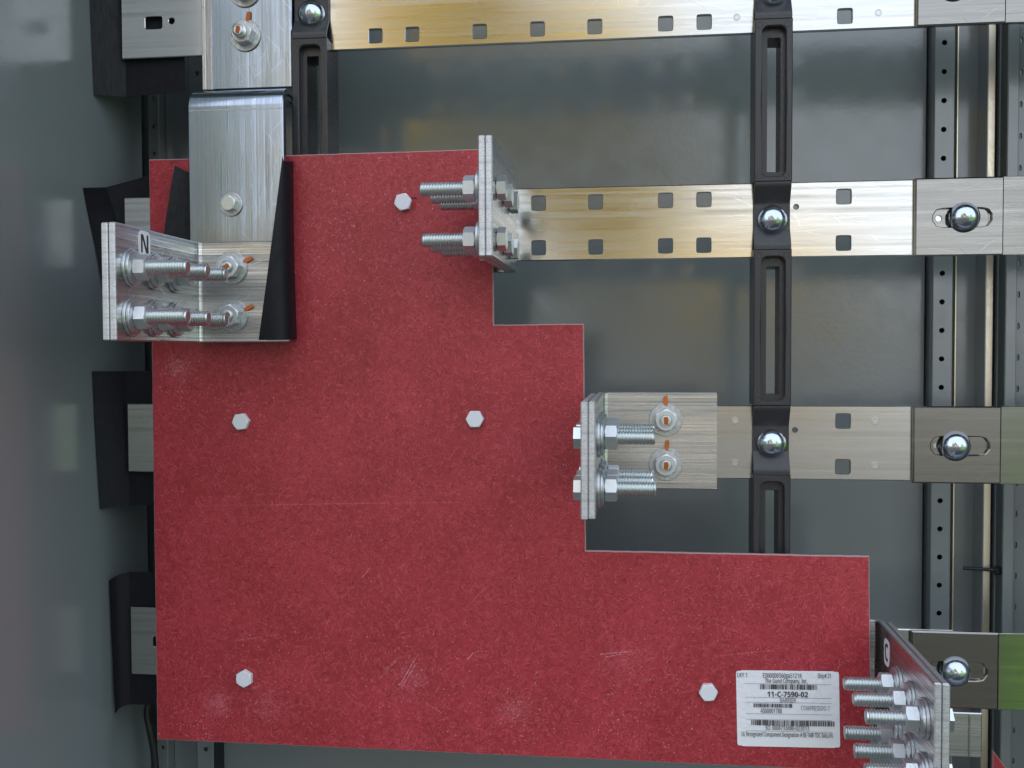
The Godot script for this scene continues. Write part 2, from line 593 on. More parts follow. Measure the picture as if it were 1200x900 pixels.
func make_materials() -> void:
	M.bar = metal("tinned_bar", 21, lin(0.72, 0.72, 0.69), 0.10, 0.26, 0.0015, 0.9, 260, 0.80)
	M.plate = metal("tinned_plate", 33, lin(0.84, 0.84, 0.84), 0.20, 0.46, 0.005, 1.4, 420, 0.62)
	M.riser = metal("tinned_riser", 45, lin(0.47, 0.52, 0.59), 0.10, 0.26, 0.0015, 1.0, 420, 0.74)
	M.splice = metal("dull_splice", 47, lin(0.37, 0.36, 0.33), 0.10, 0.24, 0.0012, 0.5, 260, 0.72)
	M.sawn = metal("sawn_edge", 57, lin(0.86, 0.87, 0.90), 0.35, 0.6, 0.02, 0.5, 1200, 0.7)
	M.sawn.uv1_scale = Vector3(9, 17, 1)
	M.zinc = mat(lin(0.66, 0.69, 0.71), 0.34, 1.0)
	M.zinc.albedo_texture = noise_tex(0.03, 4, Color(0.82, 0.82, 0.82), Color(1, 1, 1))
	M.zinc.roughness = 1.0
	M.zinc.roughness_texture = noise_tex(0.02, 9, Color(0.3, 0.3, 0.3), Color(0.55, 0.55, 0.55))
	M.zinc.uv1_scale = Vector3(20, 20, 1)
	M.nut = mat(lin(0.62, 0.64, 0.66), 1.0, 1.0)
	M.nut.roughness_texture = noise_tex(0.03, 19, Color(0.4, 0.4, 0.4), Color(0.62, 0.62, 0.62))
	M.nut.uv1_scale = Vector3(25, 25, 1)
	M.thread = mat(lin(0.64, 0.68, 0.68), 0.38, 1.0)
	M.dome = mat(lin(0.50, 0.55, 0.62), 1.0, 1.0)
	M.dome.roughness_texture = noise_tex(0.02, 29, Color(0.06, 0.06, 0.06), Color(0.26, 0.26, 0.26))
	M.dome.uv1_scale = Vector3(14, 14, 1)
	M.paint = mat(lin(0.178, 0.203, 0.207), 1.0)
	M.paint.roughness_texture = noise_tex(0.01, 39, Color(0.13, 0.13, 0.13), Color(0.24, 0.24, 0.24))
	M.paint.heightmap_enabled = true
	M.paint.heightmap_texture = noise_tex(0.05, 41, Color.BLACK, Color.WHITE, 512, 3)
	M.paint.heightmap_scale = 0.004
	M.paint.metallic_specular = 0.7
	M.paint.uv1_scale = Vector3(5, 5, 1)
	M.galv = mat(lin(0.78, 0.72, 0.56), 1.0, 0.9)
	M.galv.roughness_texture = noise_tex(0.04, 49, Color(0.25, 0.25, 0.25), Color(0.5, 0.5, 0.5))
	M.galv.uv1_scale = Vector3(10, 10, 1)
	M.dark = mat(lin(0.012, 0.012, 0.013), 0.6)
	M.plastic = mat(lin(0.030, 0.029, 0.033), 1.0)
	M.plastic.roughness_texture = noise_tex(0.03, 59, Color(0.24, 0.24, 0.24), Color(0.5, 0.5, 0.5))
	M.plastic.heightmap_enabled = true
	M.plastic.heightmap_texture = noise_tex(0.06, 61, Color.BLACK, Color.WHITE)
	M.plastic.heightmap_scale = 0.006
	M.plastic.uv1_scale = Vector3(12, 12, 1)
	M.sheet = mat(lin(0.012, 0.012, 0.016), 1.0)
	M.sheet.albedo_texture = noise_tex(0.02, 69, Color(0.75, 0.75, 0.78), Color(1, 1, 1))
	M.sheet.roughness_texture = noise_tex(0.02, 71, Color(0.42, 0.42, 0.42), Color(0.66, 0.66, 0.66))
	M.sheet.uv1_scale = Vector3(8, 8, 1)
	M.sheet.metallic_specular = 0.32
	var bt := board_textures()
	M.board = mat(Color.WHITE, 0.42)
	M.board.albedo_texture = bt[0]
	M.board.heightmap_enabled = true
	M.board.heightmap_texture = bt[1]
	M.board.heightmap_scale = 0.03
	# one texture over the sheet: left edge x = -523, top y = 209
	M.board.uv1_scale = Vector3(1000.0 / 760.0, -1000.0 / (760.0 * 1519.0 / 1800.0), 1)
	M.board.uv1_offset = Vector3(523.0 / 760.0, 209.0 / (760.0 * 1519.0 / 1800.0), 0)
	M.cut = mat(lin(0.74, 0.60, 0.60), 1.0)
	M.cut.albedo_texture = noise_tex(0.09, 81, Color(0.45, 0.3, 0.3), Color(1, 1, 1))
	M.cut.roughness = 0.8
	M.cut.uv1_scale = Vector3(30, 30, 1)
	M.red = mat(lin(0.42, 0.02, 0.03), 0.5)
	M.nylon = mat(lin(0.70, 0.72, 0.76), 0.38)
	M.orange = mat(lin(0.72, 0.17, 0.02), 0.5)
	M.orange.albedo_texture = noise_tex(0.05, 83, Color(0.6, 0.6, 0.6), Color(1, 1, 1))
	M.ink = mat(lin(0.03, 0.03, 0.035), 0.6)
	M.pale_ink = mat(lin(0.16, 0.16, 0.18), 0.6)
	M.white = mat(lin(0.78, 0.79, 0.82), 0.45)
	M.paper = mat(lin(0.78, 0.79, 0.82), 0.5)
	M.paper.heightmap_enabled = true
	M.paper.heightmap_texture = noise_tex(0.008, 87, Color.BLACK, Color.WHITE, 512, 3)
	M.paper.heightmap_scale = 0.03
	M.paper.uv1_scale = Vector3(8, 8, 1)
	M.cable = mat(lin(0.008, 0.008, 0.009), 0.45)
	M.concrete = mat(lin(0.175, 0.178, 0.178), 0.9)
	M.concrete.albedo_texture = noise_tex(0.02, 91, Color(0.8, 0.8, 0.8), Color(1, 1, 1))
	M.concrete.uv1_scale = Vector3(0.5, 0.5, 1)
	M.asphalt = mat(lin(0.038, 0.038, 0.037), 0.9)
	M.lawn = mat(lin(0.13, 0.30, 0.03), 0.9)
	M.lawn.albedo_texture = noise_tex(0.05, 93, Color(0.5, 0.6, 0.4), Color(1, 1, 1))
	M.lawn.uv1_scale = Vector3(0.5, 0.5, 1)
	M.bark = mat(lin(0.09, 0.065, 0.045), 0.9)
	M.gold_leaf = mat(lin(0.80, 0.58, 0.02), 0.6)
	M.gold_leaf.backlight_enabled = true
	M.gold_leaf.backlight = lin(0.30, 0.23, 0.01)
	M.green_leaf = mat(lin(0.13, 0.20, 0.03), 0.6)


# ------------------------------------------------------------------ hardware
func shank_mesh(z0: float, tip: float, grip: float, head: bool) -> Mesh:
	var key := "s%.1f/%.1f/%.1f/%s" % [z0, tip, grip, head]
	if not cache.has(key):
		var g := Geo.new()
		var p := [[6.3, -grip]]
		p.append([6.3, z0])
		var z := z0
		while z < tip - 3.4:
			p.append([6.7, z + 0.6])
			p.append([6.7, z + 0.95])
			p.append([5.3, z + 1.75])
			p.append([5.3, z + 2.0])
			z += 2.6
		p.append([6.5, z + 0.5])
		p.append([6.3, tip - 1.6])
		p.append([5.2, tip - 0.3])
		p.append([4.7, tip])
		p.append([0.0, tip])
		g.lathe(p, 20)
		if head:
			g.hexa(19.0, -grip - 8.2, -grip, false)
		cache[key] = g.mesh()
	return cache[key]


func lathe_mesh(key: String, prof: Array, seg := 32, smooth := false) -> Mesh:
	if not cache.has(key):
		var g := Geo.new()
		g.lathe(prof, seg, smooth)
		cache[key] = g.mesh()
	return cache[key]


func nut_mesh(af: float, z0: float, z1: float) -> Mesh:
	var key := "n%.1f/%.1f/%.1f" % [af, z0, z1]
	if not cache.has(key):
		var g := Geo.new()
		g.hexa(af, z0, z1, true)
		cache[key] = g.mesh()
	return cache[key]


# a bolt through a plate: z = 0 of its own axis is the plate's face on the nut side
func bolt(parent: Node3D, at: Vector3, d: Vector3, tip: float, grip: float, roll: float) -> Node3D:
	var b := mesh_node("bolt", shank_mesh(17.0, tip, grip, true), M.thread, parent, Transform3D(facing(d, roll), at * MM))
	mesh_node("washer", lathe_mesh("flat", [[6.5, 0.0], [17.2, 0.0], [17.7, 0.5], [17.7, 2.4], [17.2, 2.9], [6.5, 2.9]]), M.zinc, b)
	mesh_node("washer", lathe_mesh("cone", [[6.5, 2.95], [15.6, 2.95], [16.0, 3.3], [16.0, 5.0], [15.5, 5.5], [10.0, 6.6], [6.5, 6.6]]), M.zinc, b)
	mesh_node("nut", nut_mesh(20.6, 6.65, 17.6), M.nut, b, Transform3D(Basis(Vector3(0, 0, 1), rng.randf_range(-0.25, 0.25)), Vector3.ZERO))
	return b


# a bolt seen end-on, nut and washer towards the viewer, with an orange torque mark
func faced_bolt(parent: Node3D, at: Vector3, roll: float, mark: float, tip := 19.0) -> Node3D:
	var b := mesh_node("bolt", shank_mesh(12.0, tip, 12.0, false), M.thread, parent, Transform3D(facing(Vector3(0, 0, 1), roll), at * MM))
	mesh_node("washer", lathe_mesh("flat2", [[6.5, 0.0], [16.6, 0.0], [17.2, 0.5], [17.2, 2.0], [16.7, 2.5], [6.5, 2.5]]), M.zinc, b)
	mesh_node("nut", nut_mesh(21.0, 2.6, 13.5), M.nut, b)
	if mark > -50.0:
		var g := Geo.new()
		g.prism(PackedVector2Array([Vector2(-1.9, -3.8), Vector2(2.1, -4.2), Vector2(2.5, 0.5), Vector2(1.7, 4.1), Vector2(-2.3, 3.6)]), tip - 0.2, tip + 0.35, 0.1)
		mesh_node("paint_mark", g.mesh(), M.orange, b, Transform3D(Basis(Vector3(0, 0, 1), mark - roll), Vector3.ZERO))
		g = Geo.new()
		g.prism(PackedVector2Array([Vector2(-1.4, 15.0), Vector2(1.7, 14.4), Vector2(2.4, 19.5), Vector2(1.6, 25.5), Vector2(-1.9, 24.5), Vector2(-2.2, 18.5)]), -0.2, 2.9, 0.1)
		mesh_node("paint_mark", g.mesh(), M.orange, b, Transform3D(Basis(Vector3(0, 0, 1), mark - roll), Vector3.ZERO))
	return b


func dome_bolt(parent: Node3D, at: Vector3, r: float, h: float, sq := true) -> Node3D:
	var p := []
	var R := (r * r + h * h) / (2.0 * h)
	p.append([r - 0.6, 0.0])
	p.append([r, 0.5])
	for k in 13:
		var a := asin(minf(1.0, r / R)) * (1.0 - k / 12.0)
		p.append([R * sin(a), 0.7 + R * cos(a) - (R - h)])
	var b := mesh_node("dome_bolt", lathe_mesh("d%.1f/%.1f" % [r, h], p, 36, true), M.dome, parent, Transform3D(Basis(Vector3(0, 0, 1), rng.randf() * 6.0), at * MM))
	if sq:
		var g := Geo.new()
		g.box(Vector3(-6.4, -6.4, -14), Vector3(6.4, 6.4, 0.2), 0.4)
		mesh_node("square_neck", g.mesh(), M.zinc, b)
	return b


func lettering(txt: String, parent: Node3D, m: Material, at: Vector3, height: float, b := Basis(), bold := false, width := 0.0) -> MeshInstance3D:
	var f := SystemFont.new()
	f.font_names = PackedStringArray(["Droid Sans"])
	if bold:
		f.font_weight = 700
	var tm := TextMesh.new()
	tm.text = txt
	tm.font = f
	tm.font_size = 64
	tm.pixel_size = height * MM / 46.0
	tm.depth = 0.00012
	tm.curve_step = 4.0
	if width > 0.0:
		b = b.scaled(Vector3(width * MM / tm.get_aabb().size.x, 1, 1))
	return mesh_node("lettering", tm, m, parent, Transform3D(b, at * MM))


# ------------------------------------------------------------------ the scene
func _ready() -> void:
	rng.seed = 77
	# camera: 1.08 m in front of the bars, turned 7 degrees to the left and a little down
	var cam := Camera3D.new()
	cam.name = "camera"
	cam.fov = 41.112
	cam.near = 0.02
	cam.far = 400.0
	cam.position = Vector3(0, 0, 1.08)
	cam.rotation_degrees = Vector3(-1.802, 7.029, -0.2)
	add_child(cam)
	cam.current = true

	var we := WorldEnvironment.new()
	var env := Environment.new()
	var sky := Sky.new()
	var sm := ProceduralSkyMaterial.new()
	sm.sky_top_color = Color(0.84, 0.89, 0.96)
	sm.sky_horizon_color = Color(0.90, 0.92, 0.95)
	sm.sky_curve = 0.22
	sm.ground_bottom_color = Color(0.32, 0.32, 0.30)
	sm.ground_horizon_color = Color(0.75, 0.75, 0.72)
	sm.sky_energy_multiplier = 1.0
	sky.sky_material = sm
	env.background_mode = Environment.BG_SKY
	env.sky = sky
	env.tonemap_mode = Environment.TONE_MAPPER_LINEAR
	env.tonemap_exposure = 2.3
	env.sdfgi_enabled = true
	env.ssao_enabled = true
	env.ssil_enabled = true
	we.environment = env
	add_child(we)

	# the sun stands behind the cabinet: the inside lies in open shade, the trees opposite are lit
	var sun := DirectionalLight3D.new()
	sun.name = "sun"
	sun.light_energy = 1.1
	sun.light_color = Color(1.0, 0.95, 0.86)
	sun.light_angular_distance = 0.5
	sun.shadow_enabled = true
	add_child(sun)
	sun.look_at_from_position(Vector3.ZERO, Vector3(0.35, -0.75, 0.62), Vector3.UP)

	make_materials()
	build_cabinet()
	build_rails()
	build_bars()
	build_supports()
	build_sheets()
	build_panel()
	build_riser()
	build_brackets()
	build_small()
	build_outside()


func build_cabinet() -> void:
	var g := Geo.new()
	g.box(Vector3(-528, -830, -168), Vector3(331, 999, -165), 0.4)
	structure("back_wall", g, M.paint)
	g = Geo.new()
	g.box(Vector3(-602, -830, -104), Vector3(-596, 999, 330), 1.0)
	structure("left_wall", g, M.paint)
	g = Geo.new()
	g.box(Vector3(462, -830, -190), Vector3(466, 999, -66), 1.0)
	structure("corner_wall", g, M.paint)
	g = Geo.new()
	g.box(Vector3(-640, 1000, -230), Vector3(1204, 1020, 260), 1.0)
	structure("cabinet_roof", g, M.paint)
	g = Geo.new()
	g.box(Vector3(-640, -850, -230), Vector3(1204, -830, 340), 1.0)
	structure("cabinet_floor", g, M.paint)
	g = Geo.new()
	g.box(Vector3(-640, -829, -230), Vector3(1204, 999, -222), 1.0)
	structure("rear_panel", g, M.paint)
	g = Geo.new()
	g.box(Vector3(-640, -829, -221), Vector3(-636, 999, 330), 1.0)
	structure("outer_wall_left", g, M.paint)
	g = Geo.new()
	g.box(Vector3(1200, -829, -221), Vector3(1204, 999, 330), 1.0)
	structure("outer_wall_right", g, M.paint)


# upright sheet-metal rails with punched holes
func build_rails() -> void:
	var hr := []
	var y := 347.6
	while y > -760.0:
		hr.append([343.6, y, 2.9, 2.9, 2])
		y -= 32.5
	y = 380.0
	while y < 760.0:
		hr.append([343.6, y, 2.9, 2.9, 2])
		y += 32.5
	var t := thing("perforated_rail", "grey upright rail with a row of round holes, right of the black support", "rail", "upright cabinet rails")
	var g := Geo.new()
	g.plate(333.5, -820, 355, 770, -142, -140, hr, 0.5, 0.2)
	mesh_node("front_flange", g.mesh(), M.paint, t)
	g = Geo.new()
	g.box(Vector3(333.6, -820, -200), Vector3(335.4, 770, -142.1), 0.3)
	g.box(Vector3(353, -820, -200), Vector3(354.8, 770, -142.1), 0.3)
	mesh_node("web", g.mesh(), M.paint, t)
	# dark recess strip and the galvanised edge next to it
	t = thing("slotted_channel", "narrow upright channel with slots and a bright galvanised edge, beside the right wall", "rail", "upright cabinet rails")
	var hs := []
	y = 590.0
	while y > -760.0:
		hs.append([391.0, y, 1.3, 3.4, 0.0])
		y -= 35.2
	g = Geo.new()
	for h in hs:
		h[4] = 2
	g.plate(361, -820, 396.5, 770, -172, -170, hs, 0.4, 0.2)
	mesh_node("slotted_plate", g.mesh(), M.paint, t)
	g = Geo.new()
	g.box(Vector3(363.5, -820, -169.9), Vector3(365.2, 770, -160), 0.3)
	mesh_node("lip", g.mesh(), M.galv, t)
	g = Geo.new()
	g.box(Vector3(390.5, -820, -145), Vector3(399.5, 770, -141), 0.8)
	mesh_node("galvanised_edge", g.mesh(), M.galv, t)
	g = Geo.new()
	g.box(Vector3(389, -820, -169.9), Vector3(390.3, 770, -136), 0.3)
	g.box(Vector3(403.2, -820, -175), Vector3(404.8, 770, -139), 0.3)
	mesh_node("fin", g.mesh(), M.paint, t)
	# rail at the right edge of the picture: plain front flange, then a slotted one
	t = thing("wall_rail", "grey slotted upright at the right picture edge", "rail", "upright cabinet rails")
	g = Geo.new()
	g.box(Vector3(405.5, -820, -122), Vector3(417.0, 770, -119), 0.8)
	mesh_node("front_flange", g.mesh(), M.paint, t)
	hs = []
	y = 590.0
	while y > -760.0:
		hs.append([422.5, y, 1.5, 3.6, 2])
		y -= 35.2
	g = Geo.new()
	g.plate(418.5, -820, 460, 770, -132, -129, hs, 0.5, 0.2)
	mesh_node("slotted_plate", g.mesh(), M.paint, t)
	# left rail: two flanges with holes and a recessed web
	t = thing("perforated_rail", "grey upright rail with holes in the left corner, mostly behind the red board", "rail", "upright cabinet rails")
	var hl := []
	y = 295.8 + 33 * 14
	while y > -760.0:
		hl.append([-598.4, y, 2.6, 2.6, 2])
		y -= 34.0
	g = Geo.new()
	g.plate(-606, -820, -592, 770, -142, -140, hl, 0.4, 0.2)
	mesh_node("front_flange", g.mesh(), M.paint, t)
	hl = []
	y = 347.6
	while y < 740.0:
		y += 32.5
	while y > -800.0:
		hl.append([-541.6, y - 2.5, 2.9, 2.9, 2])
		y -= 32.5
	g = Geo.new()
	g.plate(-552.5, -820, -531.5, 770, -142, -140, hl, 0.4, 0.2)
	mesh_node("front_flange", g.mesh(), M.paint, t)
	g = Geo.new()
	g.box(Vector3(-593.6, -820, -160), Vector3(-592.2, 770, -142.1), 0.3)
	g.box(Vector3(-592.1, -820, -162), Vector3(-552.4, 770, -160), 0.3)
	g.box(Vector3(-552.3, -820, -162), Vector3(-550.8, 770, -142.1), 0.3)
	mesh_node("web", g.mesh(), M.paint, t)


const ROW := [324.6, 96.0, -132.6, -361.2]   # lower edges of the four bars (76.2 mm high, 228.6 mm apart)


func build_bars() -> void:
	var labels := ["long tinned busbar across the top with square holes", "tinned busbar with square holes behind the upper bolted bracket",
		"tinned busbar ending left of the red board, level with the middle bracket", "lowest tinned busbar, behind the red board's lower edge"]
	for r in 4:
		var y0: float = ROW[r]
		var t := thing("busbar", labels[r], "busbar", "horizontal busbars", Vector3(0, y0, 0))
		var holes := []
		var xs := [-279.0, -239.0, -166.3, -105.0, -45.0, 28.0, 67.2, 207.4]
		if r == 1:
			xs = [-240.0, -166.0, -104.4, -44.3, 28.2, 67.4, 207.5]
		if r == 2:
			xs = [208.3]
		if r == 3:
			xs = [208.3]
		for x in xs:
			holes.append([x, 13.6, 7.4, 7.6, 9])
			holes.append([x, 60.6, 7.4, 7.6, 9])
		if r > 0:
			holes.append([160.2, 51.2, 2.5, 2.5, 2])
		if r == 0:
			holes.append([-528.4, 38.0, 9.8, 6.8, 9])
			holes.append([-507.7, 39.2, 3.4, 3.4, 2])
		if r == 3:
			holes.append([-534.0, 38.0, 5.0, 5.5, 9])
		var g := Geo.new()
		g.plate(-566.0, 0, 318.0 if r else 318.0, 76.2, -6.4, 0, holes, 0.9, 0.5)
		mesh_node("bar", g.mesh(), M.bar, t)
		# shallow punch marks
		if r == 2 or r == 0:
			for p in [[100.0, 17.0], [100.0, 61.0], [240.0, 15.5], [240.0, 61.0]]:
				mesh_node("punch_mark", lathe_mesh("punch", [[3.6, 0.0], [3.4, 0.12], [2.8, 0.12], [2.6, 0.02], [0.0, 0.02]], 20), M.plate, t, Transform3D(Basis(), Vector3(p[0], p[1], 0.0) * MM))
	# splice plates clamped over the right ends
	var sl := ["splice plate over the topmost busbar's right end", "slotted splice plate with domed bolt on the second busbar", "scuffed slotted splice plate with domed bolt on the third busbar",
		"slotted splice plate with domed bolt beside the bracket marked C"]
	for r in 4:
		var t := thing("splice_plate", sl[r], "splice plate", "slotted splice plates", Vector3(275.6, ROW[r] - 1.6, 0))
		var g := Geo.new()
		var sy := 36.4 + 1.6
		g.plate(0, 0, 85.0, 78.0, 0.05, 6.4, [[45.5, sy, 28.5, 9.6, 0]], 1.5, 0.9)
		g.xf = Transform3D(Basis(Vector3.UP, deg_to_rad(3.0)), Vector3(84.2, 0, 0))
		g.plate(0, 0, 128.0, 78.0, 0.2, 6.4, [], 0.5)
		g.xf = Transform3D()
		mesh_node("plate", g.mesh(), M.splice, t)
		g = Geo.new()
		g.plate(17.6, sy - 9.2, 72.0, sy + 9.2, 0.06, 1.4, [[24.0, sy, 3.0, 3.0, 2], [37.0, sy, 6.5, 7.2, 9]], 0.3, 0.2)
		mesh_node("slot_insert", g.mesh(), M.splice, t)
		dome_bolt(t, Vector3([35.0, 47.2, 41.0, 43.0][r], sy, 6.4), 15.2, 12.5)


func support_segment(g: Geo, x0: float, x1: float, y0: float, y1: float, pocket: bool) -> void:
	var cx := (x0 + x1) * 0.5
	var cy := (y0 + y1) * 0.5
	var hh := (y1 - y0) * 0.5
	g.plate(x0, y0, x1, y1, 5.0, 14.0, [[cx + 0.6, cy - 1.0, 12.2, hh - 6.5, -7.0]], 1.0, 1.2)
	g.plate(x0 + 0.4, y0 + 0.4, x1 - 0.4, y1 - 0.4, -30.0, 4.95, [[cx + 1.4, cy - 3.0, 6.6, hh - 14.0, -1.0]], 0.4, 0.3)
	for sx in [-1.0, 1.0]:
		for sy in [-1.0, 1.0]:
			g.xf = Transform3D(Basis(), Vector3(cx + sx * 13.6, cy + sy * (hh - 6.0), 14.0))
			g.lathe([[3.4, 0.0], [3.3, 0.35], [2.8, 0.35], [2.6, 0.05], [0.0, 0.05]], 16)
			g.xf = Transform3D()


func build_supports() -> void:
	for s in [[116.6, 154.2, "black plastic busbar support with slots and domed bolts, right of centre"], [-367.6, -328.6, "black plastic busbar support behind the upright riser bar, top left"]]:
		var t := thing("busbar_support", s[2], "insulator", "black busbar supports")
		var x0: float = s[0]; var x1: float = s[1]
		for k in 4:
			var top: float = [563.0, 334.6, 103.0, -126.5][k]
			var bot: float = [400.0, 171.2, -56.0, -284.0][k]
			var g := Geo.new()
			support_segment(g, x0, x1, bot, top, true)
			mesh_node("slotted_spacer", g.mesh(), M.plastic, t)
		for k in 4:
			var yt: float = [400.0, 171.2, -56.0, -284.0][k]
			var yb: float = [334.6, 103.0, -126.5, -355.0][k]
			var g := Geo.new()
			# trough across the bar: strip drawn in (z, y) and run along x
			g.xf = Transform3D(Basis(Vector3(0, 0, 1), Vector3(0, 1, 0), Vector3(-1, 0, 0)), Vector3.ZERO)
			g.prism(strip([Vector2(12.2, yt - 0.1), Vector2(12.2, yt - 3.0), Vector2(2.2, yt - 20.0), Vector2(2.2, yb + 22.0), Vector2(12.2, yb + 5.0), Vector2(12.2, yb + 0.1)], 3.2, 6.0), -x1 + 0.5, -x0 - 0.5, 0.4)
			mesh_node("saddle", g.mesh(), M.plastic, t)
			dome_bolt(t, Vector3((x0 + x1) * 0.5 + 0.6, ROW[k] + 38.0, 3.8), 15.4, 12.5)


func arc_sheet(t: Node3D, rows: Array) -> void:
	var g := Geo.new()
	g.sheet(rows, 0.8)
	mesh_node("sheet", g.mesh(), M.sheet, t)


# rows of control points are joined by smooth curves
func bend(ctrl: Array, nu: int, nv: int) -> Array:
	var grid := []
	for i in nv + 1:
		var line := []
		for c in ctrl:          # each c is a column of points from top to bottom
			line.append(curve(c, float(i) / nv))
		var row := []
		for j in nu + 1:
			row.append(curve(line, float(j) / nu))
		grid.append(row)
	return grid


func curve(p: Array, u: float) -> Vector3:
	var m := p.size() - 1
	var f := u * m
	var i := mini(int(f), m - 1)
	if m == 1:
		return p[0].lerp(p[1], u)
	var a: Vector3 = p[maxi(i - 1, 0)]
	var b: Vector3 = p[i]
	var c: Vector3 = p[i + 1]
	var d: Vector3 = p[mini(i + 2, m)]
	return b.cubic_interpolate(c, a, d, f - i)


func sheet_thing(label: String, panes: Array) -> void:
	var t := thing("insulating_sheet", label, "sheet", "black insulating sheets")
	for p in panes:
		var g := Geo.new()
		g.sheet(bend(p, 8, 8), 0.9)
		mesh_node("flap", g.mesh(), M.sheet, t)


func build_sheets() -> void:
	var V := func(x: float, y: float, z: float) -> Vector3: return Vector3(x, y, z)
	sheet_thing("black insulating sheet folded behind the topmost busbar's left end", [
		[[V.call(-594.5, 460, 16), V.call(-594.5, 380, 13), V.call(-594.5, 284, 8)], [V.call(-566, 460, -9), V.call(-566, 380, -9), V.call(-566, 285, -9)]],
		[[V.call(-565.9, 460, -9), V.call(-565.9, 380, -9), V.call(-565.9, 285, -9)], [V.call(-530, 460, -8.5), V.call(-530, 380, -8.5), V.call(-530, 287, -8.5)], [V.call(-497, 460, -8), V.call(-497, 380, -8), V.call(-497, 289, -8)]]])
	sheet_thing("crumpled black insulating sheet behind the bracket marked N", [
		[[V.call(-594.5, 178.5, 33), V.call(-594.5, 146, 22), V.call(-594.5, 112, 9), V.call(-592, 60, -4)], [V.call(-588, 184.5, -2), V.call(-578, 150, -5), V.call(-568, 110, -8), V.call(-560, 60, -9)]],
		[[V.call(-587.9, 184.5, -2), V.call(-577.9, 150, -5), V.call(-567.9, 110, -8), V.call(-559.9, 60, -9)], [V.call(-553, 194, -7), V.call(-550, 160, -9), V.call(-545, 110, -9), V.call(-535, 60, -9)], [V.call(-510, 206, -8.5), V.call(-510, 160, -8.5), V.call(-510, 110, -8.5), V.call(-510, 60, -8.5)]]])
	sheet_thing("flat black insulating sheet halfway down the red board's left side", [
		[[V.call(-594.6, -19.7, 21), V.call(-594.4, -90, 17), V.call(-594.2, -173, 10)], [V.call(-573, -20.3, -9.2), V.call(-571.5, -90, -9.2), V.call(-569.5, -171.5, -9.2)]],
		[[V.call(-572.9, -20.3, -9.2), V.call(-571.4, -90, -9.2), V.call(-569.4, -171.5, -9.2)], [V.call(-505, -19.5, -8.5), V.call(-505, -90, -8.5), V.call(-505, -168.5, -8.5)]]])
	sheet_thing("black insulating sheet at the red board's lower left, its free edge curled", [
		[[V.call(-593.6, -257, -6), V.call(-592.4, -330, -8), V.call(-590.5, -410, -9)], [V.call(-583, -250.5, -3), V.call(-583, -325, -4), V.call(-583, -402, -6)], [V.call(-571, -247.3, -9), V.call(-571.5, -322, -9), V.call(-573, -398.5, -9)]],
		[[V.call(-570.9, -247.3, -9), V.call(-571.4, -322, -9), V.call(-572.9, -398.5, -9)], [V.call(-505, -246, -8.5), V.call(-505, -322, -8.5), V.call(-505, -397, -8.5)]]])
	sheet_thing("black sheet wrapped round the upright riser above the bracket marked N", [
		[[V.call(-489.5, 199.5, 36), V.call(-494, 160, 42), V.call(-499, 123, 44), V.call(-503, 60, 44)], [V.call(-478, 193.5, 31), V.call(-480, 160, 33), V.call(-483, 123, 34), V.call(-486, 60, 34)], [V.call(-462, 190, 29.5), V.call(-462, 160, 29.5), V.call(-462, 123, 29.5), V.call(-462, 60, 29.5)]],
		[[V.call(-461.9, 190, 29), V.call(-461.9, 100, 29), V.call(-461.9, 14, 29)], [V.call(-362, 202, 29), V.call(-362, 100, 29), V.call(-360, 14, 29)]],
		[[V.call(-361.6, 202, 29.6), V.call(-361.6, 110, 29.6), V.call(-359.6, 14, 29.6)], [V.call(-360.8, 198, 44), V.call(-359.5, 110, 50), V.call(-358.2, 13.5, 54)], [V.call(-363, 196, 52), V.call(-366, 110, 60), V.call(-366, 13, 64)], [V.call(-364.5, 203, 53), V.call(-374, 110, 63), V.call(-388, 13, 64)]]])


const BOARD := [Vector2(-523, -423.5), Vector2(232.5, -423.5), Vector2(229.5, -205.4), Vector2(-53.5, -205.4), Vector2(-55.4, 28.6), Vector2(-148.6, 28.2), Vector2(-149.5, 209.6), Vector2(-523, 208.2)]


